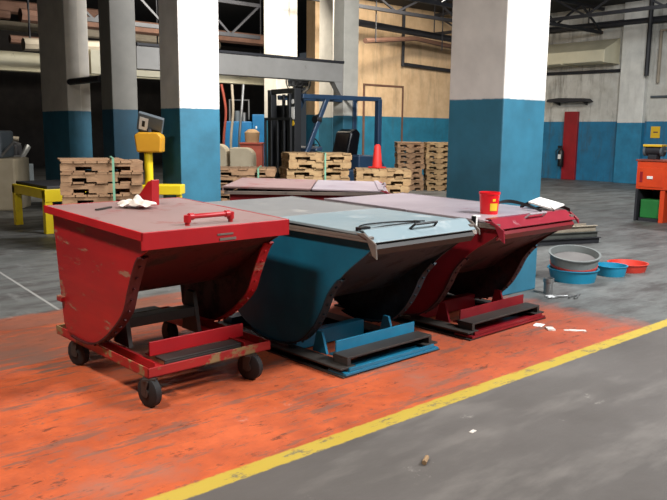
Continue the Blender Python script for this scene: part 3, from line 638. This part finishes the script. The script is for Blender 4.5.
# fan fixed to the pale column behind the mast
fx = thing('wall_fan', 'black drum fan fixed high on the pale column above the forklift', 'fan', (11.92, 15.25, 2.74), rz_(0))
Rf = Matrix.Rotation(-0.5, 4, 'Z') @ Matrix.Rotation(0.25, 4, 'X')
def rot_all(b):
    for v in b.verts: v.co = Rf @ v.co
    return b
b = bm_(); strip(b, [(-0.1, 0.0)]*0 or [(0, 0), (0.001, 0)], 0, 0.001); b.free()
b = bm_(); n = 28
rings = []
for (r, y) in ((0.32, -0.10), (0.32, 0.10), (0.30, 0.10), (0.30, -0.10)): rings.append([b.verts.new((r*math.cos(2*PI*j/n), y, r*math.sin(2*PI*j/n))) for j in range(n)])
for i in range(4):
    for j in range(n): b.faces.new((rings[i][j], rings[i][(j+1) % n], rings[(i+1) % 4][(j+1) % n], rings[(i+1) % 4][j]))
obj('drum', rot_all(b), M['black'], fx, smooth=True)
b = bm_()
for q in range(14): tube(b, [(0, -0.105, 0), (0.29*math.cos(2*PI*q/14), -0.105, 0.29*math.sin(2*PI*q/14))], 0.006, 5)
for r in (0.1, 0.2): tube(b, [(r*math.cos(2*PI*q/20), -0.105, r*math.sin(2*PI*q/20)) for q in range(20)], 0.009, 5, True)
obj('guard', rot_all(b), M['black'], fx)
for q in range(4):
    b = bm_(); bx(b, 0.04, 0.27, -0.008, 0.008, -0.13, 0.13)
    for v in b.verts: v.co = Matrix.Rotation(2*PI*q/4, 4, 'Y') @ (Matrix.Rotation(0.5, 4, 'X') @ v.co)
    obj('blade', rot_all(b), M['truck_black'], fx)
b = bm_(); tube(b, [(0, -0.06, 0), (0, 0.12, 0)], 0.07, 14); obj('motor', rot_all(b), M['black'], fx, smooth=True)
b = bm_(); bar(b, (0.0, 0.05, 0.28), (0.0, 0.40, 0.28), 0.05, 0.05); bar(b, (0.0, 0.05, -0.28), (0.0, 0.40, -0.28), 0.05, 0.05); obj('bracket', b, M['black'], fx)

# machines seen under the grey beam
mc = thing('machine', 'bright blue machine with pipes seen under the grey beam', 'machine', (12.2, 18.3, 0), rz_(-41))
b = bm_(); bx(b, -0.45, 0.35, -0.4, 0.4, 0.75, 1.75); bx(b, -0.4, 0.3, -0.35, 0.35, 0, 0.75); obj('body', b, M['mach_blue'], mc, bevel=0.03)
b = bm_(); bx(b, 0.36, 0.85, -0.35, 0.35, 0.3, 1.95); cb = obj('control_cabinet', b, M['mach_blue'], mc, bevel=0.02)
b = bm_(); bx(b, 0.46, 0.50, -0.37, -0.351, 1.55, 1.62); obj('button', b, M['white'], cb)
b = bm_(); tube(b, [(-0.3, -0.2, 1.75), (-0.3, -0.2, 2.35), (0.25, -0.2, 2.35), (0.25, -0.2, 1.8)], 0.03, 8); obj('hoop_pipe', b, M['steel'], mc, smooth=True)
b = bm_(); tube(b, [(-0.1, -0.1, 1.75), (-0.1, -0.1, 2.05)], 0.08, 10); obj('motor', b, M['mach_grey'], mc, smooth=True)
b = bm_(); tube(b, [(0.1, -0.1, 1.75), (0.1, -0.1, 2.0)], 0.06, 10); obj('valve', b, M['steel'], mc, smooth=True)
pm = thing('pipe_stand', 'tall stand of bent pipes right beside the white column', 'pipes', (10.9, 17.2, 0))
for i, (x, c) in enumerate(((0, 'rust_box'), (0.14, 'pipe_pale'), (0.3, 'steel'))):
    b = bm_(); tube(b, spline([(x, -x, 0), (x, -x, 1.2), (x+0.05, -x-0.05, 2.0), (x-0.05+0.1*i, -x, 2.7)], 5), 0.035, 8); obj('pipe', b, M[c], pm, smooth=True)
b = bm_(); bx(b, -0.3, 0.45, -0.5, 0.3, 0.0, 0.4); obj('base', b, M['mach_grey'], pm, bevel=0.02)
cr = thing('crate', 'rust red crate in front of the blue machine', 'crate', (11.0, 16.0, 0), rz_(-41))
b = bm_(); bx(b, -0.28, 0.28, -0.25, 0.25, 0.0, 1.14); obj('box', b, M['rust_box'], cr, bevel=0.01)
b = bm_(); bx(b, -0.30, 0.30, -0.27, 0.27, 1.14, 1.19); obj('rim', b, M['rust_box'], cr, bevel=0.01)
b = bm_(); lathe(b, [(0.18, 0), (0.2, 0.25), (0.12, 0.32), (0.05, 0.34)], 16); tag(obj('motor', b, M['cardboard'], smooth=True, loc=(11.0, 16.0, 1.191)), 'brown round motor casing standing on the rust red crate', 'motor')
def rounded_slab(loc, rz, wdt, h, lab):
    root = thing('machine_cover', lab, 'cover', loc, rz, 'beige covers behind the low pallets')
    pr = [(-wdt/2, 0), (wdt/2, 0)] + [(wdt/2 - 0.2 + 0.2*math.cos(t), h-0.2+0.2*math.sin(t)) for t in [PI/2*i/6 for i in range(7)]] + [(-wdt/2, h)]
    b = bm_(); prism(b, pr, -0.3, 0.3, 'y'); obj('shell', b, M['beige'], root, bevel=0.02)
    b = bm_(); bx(b, -wdt/2+0.08, wdt/2-0.12, -0.308, -0.30, 0.1, 0.16); obj('seam_trim', b, M['cardboard'], root)
rounded_slab((8.62, 13.75, 0), rz_(-41), 0.36, 1.2, 'narrow beige cover next to the white column, behind the low pallets')
rounded_slab((8.98, 13.40, 0), rz_(-41), 0.50, 1.13, 'wider beige round-cornered cover behind the low pallets')

# ------------------------------------------------------------------ dim machines at the far left
m1 = thing('press', 'grey machine with red top lamp at the left edge of the photo', 'machine', (4.35, 14.5, 0), rz_(-35))
b = bm_(); bx(b, -0.9, 0.35, -0.4, 0.5, 0, 0.95); obj('base', b, M['beige'], m1, bevel=0.03)
b = bm_(); bx(b, -0.8, 0.12, -0.35, 0.4, 0.95, 1.45); bx(b, -0.5, -0.1, -0.2, 0.3, 1.45, 1.75); obj('head', b, M['mach_grey'], m1, bevel=0.04)
b = bm_(); lathe(b, [(0.11, 0), (0.11, 0.2), (0.06, 0.26)], 14, (-0.42, 0, 1.75)); obj('lamp_cap', b, M['cone'], m1, smooth=True)
b = bm_(); tube(b, [(0.1, -0.3, 1.0), (0.35, -0.35, 1.25), (0.45, -0.3, 1.2)], 0.03, 8); obj('hand_lever', b, M['steel'], m1, smooth=True)
b = bm_(); bx(b, -0.5, -0.1, -0.21, -0.201, 1.5, 1.7); obj('panel', b, M['black'], m1)
m2 = thing('engine_block', 'heap of dark and silvery machine parts left of the twin column', 'machine part', (5.35, 17.2, 0), rz_(-30))
b = bm_(); bx(b, -0.6, 0.4, -0.4, 0.4, 0, 0.7); obj('bench', b, M['mach_grey'], m2, bevel=0.02)
b = bm_(); bx(b, -0.3, 0.2, -0.3, 0.3, 0.7, 1.15); obj('block', b, M['dark_steel'], m2, bevel=0.05)
b = bm_(); tube(b, [(-0.5, -0.2, 0.8), (0.3, -0.3, 0.85), (0.4, -0.1, 1.1)], 0.07, 10); obj('exhaust_pipe', b, M['steel'], m2, smooth=True)
b = bm_(); tube(b, [(-0.45, 0, 0.95), (-0.2, -0.1, 1.3), (0.2, 0, 1.25)], 0.06, 10); obj('intake_pipe', b, M['pipe_pale'], m2, smooth=True)
for i, (x, y, z, sx, lb) in enumerate(((3.15, 12.6, 0, 0.5, 'pale carton standing on the floor left of the yellow table'), (3.25, 13.2, 0, 0.4, 'pale carton behind the first one left of the yellow table'))):
    c = thing('carton', lb, 'box', (x, y, z), rz_(-30+12*i)); b = bm_(); bx(b, -sx/2, sx/2, -0.25, 0.25, 0, 0.5-0.05*i); obj('box', b, M['cardboard'], c, bevel=0.01)
    b = bm_(); bx(b, -0.03, 0.03, -0.252, 0.252, 0.5-0.05*i, 0.503-0.05*i); obj('tape', b, M['beige'], c)

# ------------------------------------------------------------------ back and right walls
b = bm_(); bx(b, 15.8, 15.86, 16.96, 17.0, 0, 2.95); bx(b, 17.5, 17.56, 16.96, 17.0, 0, 2.95); bx(b, 15.86, 17.5, 16.96, 17.0, 2.89, 2.95); struct('trim_1', b, M['pipe_rust'])
b = bm_(); bx(b, 15.87, 17.49, 16.975, 17.0, 0.0, 2.88); struct('door_1', b, M['wall_tan'])
b = bm_(); bx(b, 17.2, 17.26, 16.955, 16.975, 1.0, 1.2); o = obj('door_handle', b, M['steel'], bpy.data.objects['door_1'])
def pipe(pts, r, mat, label, cat='pipe', n=8, hang=()):
    b = bm_(); tube(b, pts, r, n); o = tag(obj('pipe', b, mat, smooth=True), label, cat)
    for t in hang:
        p = Vector(pts[0]).lerp(Vector(pts[-1]), t); b = bm_(); tube(b, [p, (p.x, p.y, 5.4)], 0.02, 6); obj('hanger', b, M['dark_steel'], o)
    return o
pipe([(17.45, 16.9, 3.62), (21.5, 16.9, 3.5)], 0.06, M['dark_steel'], 'dark horizontal pipe across the tan back wall')
pipe([(17.4, 16.88, 3.55), (17.4, 16.88, 5.4)], 0.05, M['dark_steel'], 'dark vertical pipe rising on the tan back wall')
pipe([(14.2, 16.0, 4.55), (21.5, 16.0, 4.35)], 0.10, M['dark_steel'], 'thick dark pipe slung high before the tan wall', hang=(0.06, 0.5, 0.94))
pipe([(14.0, 15.0, 3.9), (17.0, 16.0, 4.3), (21.8, 16.4, 4.1)], 0.07, M['pipe_rust'], 'rusty sloping pipe under the dark ceiling by the tan wall', hang=(0.06, 0.5, 0.94))
def truss(p, q, dz, label, nseg=8):
    t = thing('roof_truss', label, 'truss', p); p, q = Vector(p), Vector(q); d = q-p
    for z in (0, dz):
        b = bm_(); bar(b, (0, 0, z), d+Vector((0, 0, z)), 0.09, 0.09); obj('chord', b, M['dark_steel'], t)
    for i in range(nseg):
        b = bm_(); bar(b, d*(i/nseg)+Vector((0, 0, 0 if i % 2 else dz)), d*((i+1)/nseg)+Vector((0, 0, dz if i % 2 else 0)), 0.05, 0.05); obj('web', b, M['dark_steel'], t)
truss((11.0, 14.9, 4.75), (21.8, 14.9, 4.75), 0.6, 'dark roof truss in front of the tan back wall')
truss((13.0, 12.6, 4.6), (21.8, 12.6, 4.6), 0.7, 'dark roof truss left of the big column, nearer than the other', 7)
truss((6.2, 16.5, 3.9), (11.6, 16.5, 3.9), 0.8, 'dark roof truss above the grey beam', 6)
pipe([(6.0, 18.0, 4.05), (13.5, 18.0, 4.05)], 0.16, M['pipe_rust'], 'fat rusty duct pipe above the grey beam', hang=(0.06, 0.5, 0.94))
pipe([(6.0, 22.0, 4.3), (13.8, 22.0, 4.3)], 0.13, M['pipe_pale'], 'pale pipe far behind above the grey beam', hang=(0.06, 0.5, 0.94))
pipe([(5.9, 18.5, 3.55), (13.5, 18.5, 3.55)], 0.10, M['pipe_rust'], 'lower rusty pipe above the grey beam', hang=(0.06, 0.5, 0.94))
pipe([(7.55, 12.9, 3.0), (7.55, 12.9, 5.4)], 0.05, M['pipe_pale'], 'thin pale pipe rising beside the white column')
pipe([(5.7, 17.0, 3.3), (8.2, 17.0, 3.4)], 0.14, M['pipe_pale'], 'pale pipe crossing between the grey column and the white column', hang=(0.06, 0.5, 0.94))
pipe([(5.7, 19.4, 4.4), (8.8, 19.4, 4.45)], 0.16, M['pipe_rust'], 'rusty pipe crossing high between the grey and white columns', hang=(0.06, 0.5, 0.94))
pipe([(2.0, 17.5, 4.0), (5.6, 17.5, 3.95)], 0.10, M['pipe_rust'], 'rusty pipe high at the left edge of the photo', hang=(0.06, 0.5, 0.94))
# right wall
b = bm_(); bx(b, 21.79, 21.895, 13.25, 13.74, 0, 2.2); tag(obj('panel_board', b, M['dark_red'], bevel=0.01), 'tall dark red board standing against the far right wall', 'board')
ex = thing('fire_extinguisher', 'fire extinguisher hanging on the dark red board', 'fire extinguisher', (21.692, 13.72, 0.42))
b = bm_(); lathe(b, [(0.08, 0), (0.095, 0.03), (0.095, 0.48), (0.05, 0.56), (0.03, 0.6)], 18); obj('cylinder', b, M['black'], ex, smooth=True)
b = bm_(); bx(b, -0.03, 0.03, -0.02, 0.12, 0.6, 0.68); obj('valve_handle', b, M['black'], ex, bevel=0.005)
b = bm_(); tube(b, [(0.0, 0.05, 0.62), (-0.05, 0.16, 0.5), (-0.04, 0.15, 0.2)], 0.016, 8); obj('hose', b, M['black'], ex, smooth=True)
b = bm_(); bx(b, -0.098, -0.09, -0.05, 0.05, 0.25, 0.40); o = obj('label', b, M['white'], ex); o['label'] = 'pale label'
b = bm_(); bx(b, 0.06, 0.1, -0.05, 0.05, 0.1, 0.5); obj('wall_bracket', b, M['black'], ex)
aw = thing('shelf', 'long dark shelf fixed above the dark red board', 'shelf', (21.9, 13.5, 2.5))
b = bm_(); prism(b, [(-0.72, 0.0), (0.74, 0.0), (0.70, 0.09), (0.3, 0.13), (-0.6, 0.10)], -0.45, 0.0, 'x')
obj('board', b, M['dark_steel'], aw, bevel=0.01)
for y in (-0.5, 0.5):
    b = bm_(); prism(b, [(0, 0), (-0.35, 0), (0, -0.1)], y-0.02, y+0.02, 'y'); obj('bracket', b, M['dark_steel'], aw)
du = thing('duct', 'big cream duct box high on the right wall', 'duct', (21.89, 13.2, 3.65))
b = bm_(); prism(b, [(-0.9, 0.0), (0, 0.0), (0, 0.75), (-0.9, 0.35)], -1.2, 1.6, 'y'); obj('casing', b, M['cream'], du, bevel=0.02)
b = bm_()
for y in (-1.22, 0.2, 1.55): bx(b, -0.93, 0, y, y+0.05, -0.03, 0.02)
obj('flange', b, M['cream'], du)
pipe([(21.84, 15.5, 3.45), (21.84, 11.9, 3.42)], 0.05, M['dark_steel'], 'dark conduit running along the right wall under the duct')
pipe([(21.58, 10.95, 3.2), (21.58, 10.95, 5.4)], 0.07, M['dark_steel'], 'dark vertical pipe on the right wall beside the duct')
pipe([(21.8, 10.7, 3.0), (21.8, 10.7, 4.5), (21.8, 9.6, 4.5)], 0.05, M['pipe_pale'], 'pale bent conduit at the right end of the wall')
pipe([(21.76, 16.5, 4.85), (21.76, 9.6, 4.8)], 0.10, M['dark_steel'], 'thick dark pipe running above the duct', hang=(0.06, 0.5, 0.94))
pipe([(21.85, 10.9, 2.6), (21.85, 9.8, 2.6)], 0.035, M['mach_grey'], 'thin grey rail on the wall above the yellow sign')
truss((19.0, 17.0, 4.7), (19.0, 6.0, 4.7), 0.6, 'dark roof truss under the ceiling before the right wall', 10)
sg = thing('sign', 'small yellow sign on the blue wall above the orange cabinet', 'sign', (21.9, 10.70, 1.39))
b = bm_(); bx(b, -0.012, 0, -0.14, 0.14, 0, 0.34); obj('plate', b, M['label_yellow'], sg)
b = bm_(); bx(b, -0.015, -0.012, -0.08, 0.06, 0.15, 0.19); obj('sign_mark', b, M['pipe_rust'], sg)

# orange tool cabinet at the right edge
cb = thing('tool_cabinet', 'orange steel tool cabinet on the right with an open dark lower bay', 'cabinet', (12.45, 6.36, 0))
H1 = 1.04
b = bm_(); bx(b, 0.0, 0.6, -1.3, 0, 0.56, H1); obj('upper_box', b, M['orange_cab'], cb, bevel=0.008)
b = bm_(); bx(b, -0.02, 0.62, -1.32, 0.02, H1, H1+0.03); obj('top', b, M['rust_box'], cb, bevel=0.005)
for y0, y1, m in ((-0.04, 0.0, 'dark_steel'), (-0.52, -0.44, 'orange_cab'), (-1.3, -1.24, 'orange_cab')):
    b = bm_(); bx(b, 0.0, 0.6, y0, y1, 0, 0.55); obj('side_panel', b, M[m], cb, bevel=0.004)
b = bm_(); bx(b, 0.56, 0.6, -1.24, -0.04, 0, 0.55); obj('rear_panel', b, M['dark_steel'], cb)
b = bm_(); bx(b, -0.014, 0.0, -0.48, -0.04, 0.60, 0.93); dr = obj('drawer', b, M['orange_cab'], cb, bevel=0.004)
b = bm_(); bx(b, -0.03, -0.014, -0.30, -0.20, 0.74, 0.79); o = obj('drawer_handle', b, M['white'], dr, bevel=0.004)
b = bm_(); bx(b, -0.02, -0.014, -0.12, -0.07, 0.68, 0.86); obj('drawer_sticker', b, M['dark_red'], dr)
g = thing('toolbox', 'green metal box inside the open bay of the orange cabinet', 'box', (12.62, 6.12, 0))
b = bm_(); bx(b, -0.12, 0.3, -0.2, 0.16, 0.06, 0.38); obj('box', b, M['green'], g, bevel=0.015)
b = bm_(); bx(b, -0.13, 0.31, -0.21, 0.17, 0.0, 0.06); obj('base', b, M['dark_steel'], g)
vi = thing('vise', 'dark bench vise on the orange cabinet', 'vise', (12.7, 5.84, H1+0.03))
b = bm_(); bx(b, -0.08, 0.08, -0.06, 0.06, 0, 0.12); obj('base', b, M['dark_steel'], vi, bevel=0.01)
b = bm_(); bx(b, -0.14, 0.12, -0.05, 0.05, 0.12, 0.22); obj('jaw', b, M['dark_steel'], vi, bevel=0.01)
b = bm_(); tube(b, [(-0.2, -0.08, 0.15), (-0.2, 0.08, 0.15)], 0.01, 6); bar(b, (-0.2, 0, 0.15), (-0.12, 0, 0.16), 0.03, 0.03); obj('screw_handle', b, M['steel'], vi)
gd = thing('bench_grinder', 'bench grinder with a yellow hood on the orange cabinet', 'grinder', (12.75, 6.22, H1+0.03))
b = bm_(); bx(b, -0.08, 0.08, -0.08, 0.08, 0, 0.08); obj('foot', b, M['dark_steel'], gd, bevel=0.01)
b = bm_(); disc(b, (0, 0, 0.15), (0, 1, 0), 0.08, 0.12, 16); obj('motor', b, M['dark_steel'], gd, smooth=True)
b = bm_(); bx(b, -0.10, 0.10, -0.17, 0.17, 0.215, 0.255); obj('hood', b, M['label_yellow'], gd, bevel=0.01)
for y in (-0.15, 0.15):
    b = bm_(); disc(b, (0, y, 0.14), (0, 1, 0), 0.09, 0.02, 18); obj('grinding_wheel', b, M['mach_grey'], gd, smooth=True)

# ------------------------------------------------------------------ tubs, sieve and scrap beside the column
def tub(name, label, x, y, r, h, mat, cat='tub', z=0, grp=None):
    b = bm_(); lathe(b, [(r*0.86, 0), (r*0.97, h*0.94), (r*1.02, h*0.94), (r*1.02, h), (r*0.94, h), (r*0.83, 0.012)], 36)
    return tag(obj(name, b, mat, smooth=True, loc=(x, y, z)), label, cat, grp)
tub('tub', 'largest blue plastic tub, under the grey sieve by the column', 6.80, 4.08, 0.255, 0.13, M['teal_tub'], grp='plastic tubs by the column')
tub('tub', 'blue plastic tub standing right of the sieve, open and empty', 7.38, 3.98, 0.17, 0.11, M['teal_tub'], grp='plastic tubs by the column')
tub('tub', 'blue plastic tub half hidden between the column and the sieve', 6.62, 4.62, 0.17, 0.15, M['teal_tub'], grp='plastic tubs by the column')
tub('tray', 'red round plastic tray on the floor right of the blue tubs', 7.78, 4.00, 0.215, 0.09, M['red_tray'], 'tray', grp=None)
sv = thing('sieve', 'round grey sieve stacked in the largest blue tub', 'sieve', (6.80, 4.08, 0.155)); sv.rotation_euler = Euler((0.13, -0.13, 0))
b = bm_(); lathe(b, [(0.235, 0.0), (0.24, 0.03), (0.22, 0.03), (0.22, 0.0)], 36); o = obj('base_ring', b, M['red_tray'], sv, smooth=True); o['label'] = 'red ring'
b = bm_(); n = 40; rings = []
for r, z in ((0.235, 0.03), (0.245, 0.12), (0.262, 0.125), (0.262, 0.135), (0.24, 0.135), (0.228, 0.03)): rings.append([b.verts.new((r*math.cos(2*PI*j/n), r*math.sin(2*PI*j/n), z)) for j in range(n)])
for i in range(6):
    for j in range(n): b.faces.new((rings[i][j], rings[i][(j+1) % n], rings[(i+1) % 6][(j+1) % n], rings[(i+1) % 6][j]))
obj('rim', b, M['sieve_rim'], sv, smooth=True)
b = bm_(); disc(b, (0, 0, 0.065), (0, 0, 1), 0.228, 0.004, 40); obj('mesh', b, M['sieve_mesh'], sv)
for i, z in enumerate((0, 0.085, 0.17)):
    b = bm_(); x0, x1 = 0.04*i, 1.75-0.05*i
    bx(b, x0, x1, -0.10, 0.10, 0, 0.012); bx(b, x0, x1, -0.10, -0.088, 0.012, 0.084); bx(b, x0, x1, 0.088, 0.10, 0.012, 0.084); bx(b, x0, x1, 0.09, 0.14, 0.074, 0.084)
    o = obj('steel_channel', b, (M['dark_steel'], M['channel'], M['pipe_pale'])[i], bevel=0.003, loc=(9.50, 5.40, z)); o.rotation_euler = (0, 0, rz_(160 + 1.5*i))
    tag(o, ('lowest', 'middle', 'topmost, paler')[i] + ' of the three steel channels stacked behind the blue tubs', 'steel channel', 'steel channels stacked behind the tubs')
b = bm_(); lathe(b, [(0.042, 0), (0.045, 0.11), (0.05, 0.115), (0.05, 0.15), (0.043, 0.15), (0.04, 0.02)], 20); tag(obj('can', b, M['steel'], smooth=True, loc=(6.02, 3.86, 0)), 'small metal can on the floor at the corner of the column', 'can')
def flatbit(name, label, cat, x, y, rz, sx, sy, mat, h=0.004):
    b = bm_(); n = 4
    bx(b, -sx/2, sx/2, -sy/2, sy/2, 0.0005, h); bmesh.ops.subdivide_edges(b, edges=[e for e in b.edges if e.calc_length() > sy*0.8], cuts=3)
    r = random.Random(name+str(x))
    for v in b.verts: v.co.x += r.uniform(-1, 1)*sx*0.04; v.co.y += r.uniform(-1, 1)*sy*0.07
    o = obj(name, b, mat, loc=(x, y, 0)); o.rotation_euler = (0, 0, rz); return tag(o, label, cat)
flatbit('paper_scrap', 'white square paper scrap nearest the right hopper base', 'paper', 4.95, 3.24, 0.3, 0.09, 0.07, M['white'])
flatbit('paper_scrap', 'pale crumpled paper scrap in front of the white square one', 'paper', 4.91, 3.11, 0.9, 0.08, 0.06, M['cloth'], 0.012)
flatbit('paper_strip', 'long pale paper strip on the orange paint near the yellow line', 'paper', 5.03, 2.97, -0.75, 0.16, 0.04, M['cloth'])
def pliers(x, y, rz, label):
    t = thing('pliers', label, 'tool', (x, y, 0), rz)
    for s in (-1, 1):
        b = bm_(); tube(b, spline([(0.08, s*0.004, 0.012), (0, -s*0.008, 0.012), (-0.06, -s*0.03, 0.012), (-0.13, -s*0.025, 0.012)], 4), 0.009, 6); obj('handle', b, M['steel'], t, smooth=True)
pliers(5.96, 3.70, -0.5, 'open pliers on the floor before the column, nearest the can'); pliers(6.12, 3.62, 0.2, 'bright pliers on the floor, right of the other pair')
b = bm_(); tube(b, [(0, 0, 0.012), (0.05, 0.03, 0.012)], 0.011, 8); disc(b, (0.0, 0.0, 0.013), (1, 0.6, 0), 0.012, 0.008, 6); tag(obj('bolt', b, M['cardboard'], loc=(2.40, 2.13, 0)), 'small brown bolt on the grey floor in front of the line', 'bolt')
flatbit('paper_scrap', 'small pale scrap on the grey floor before the yellow line', 'paper', 2.87, 2.23, 0.1, 0.04, 0.02, M['cloth'])
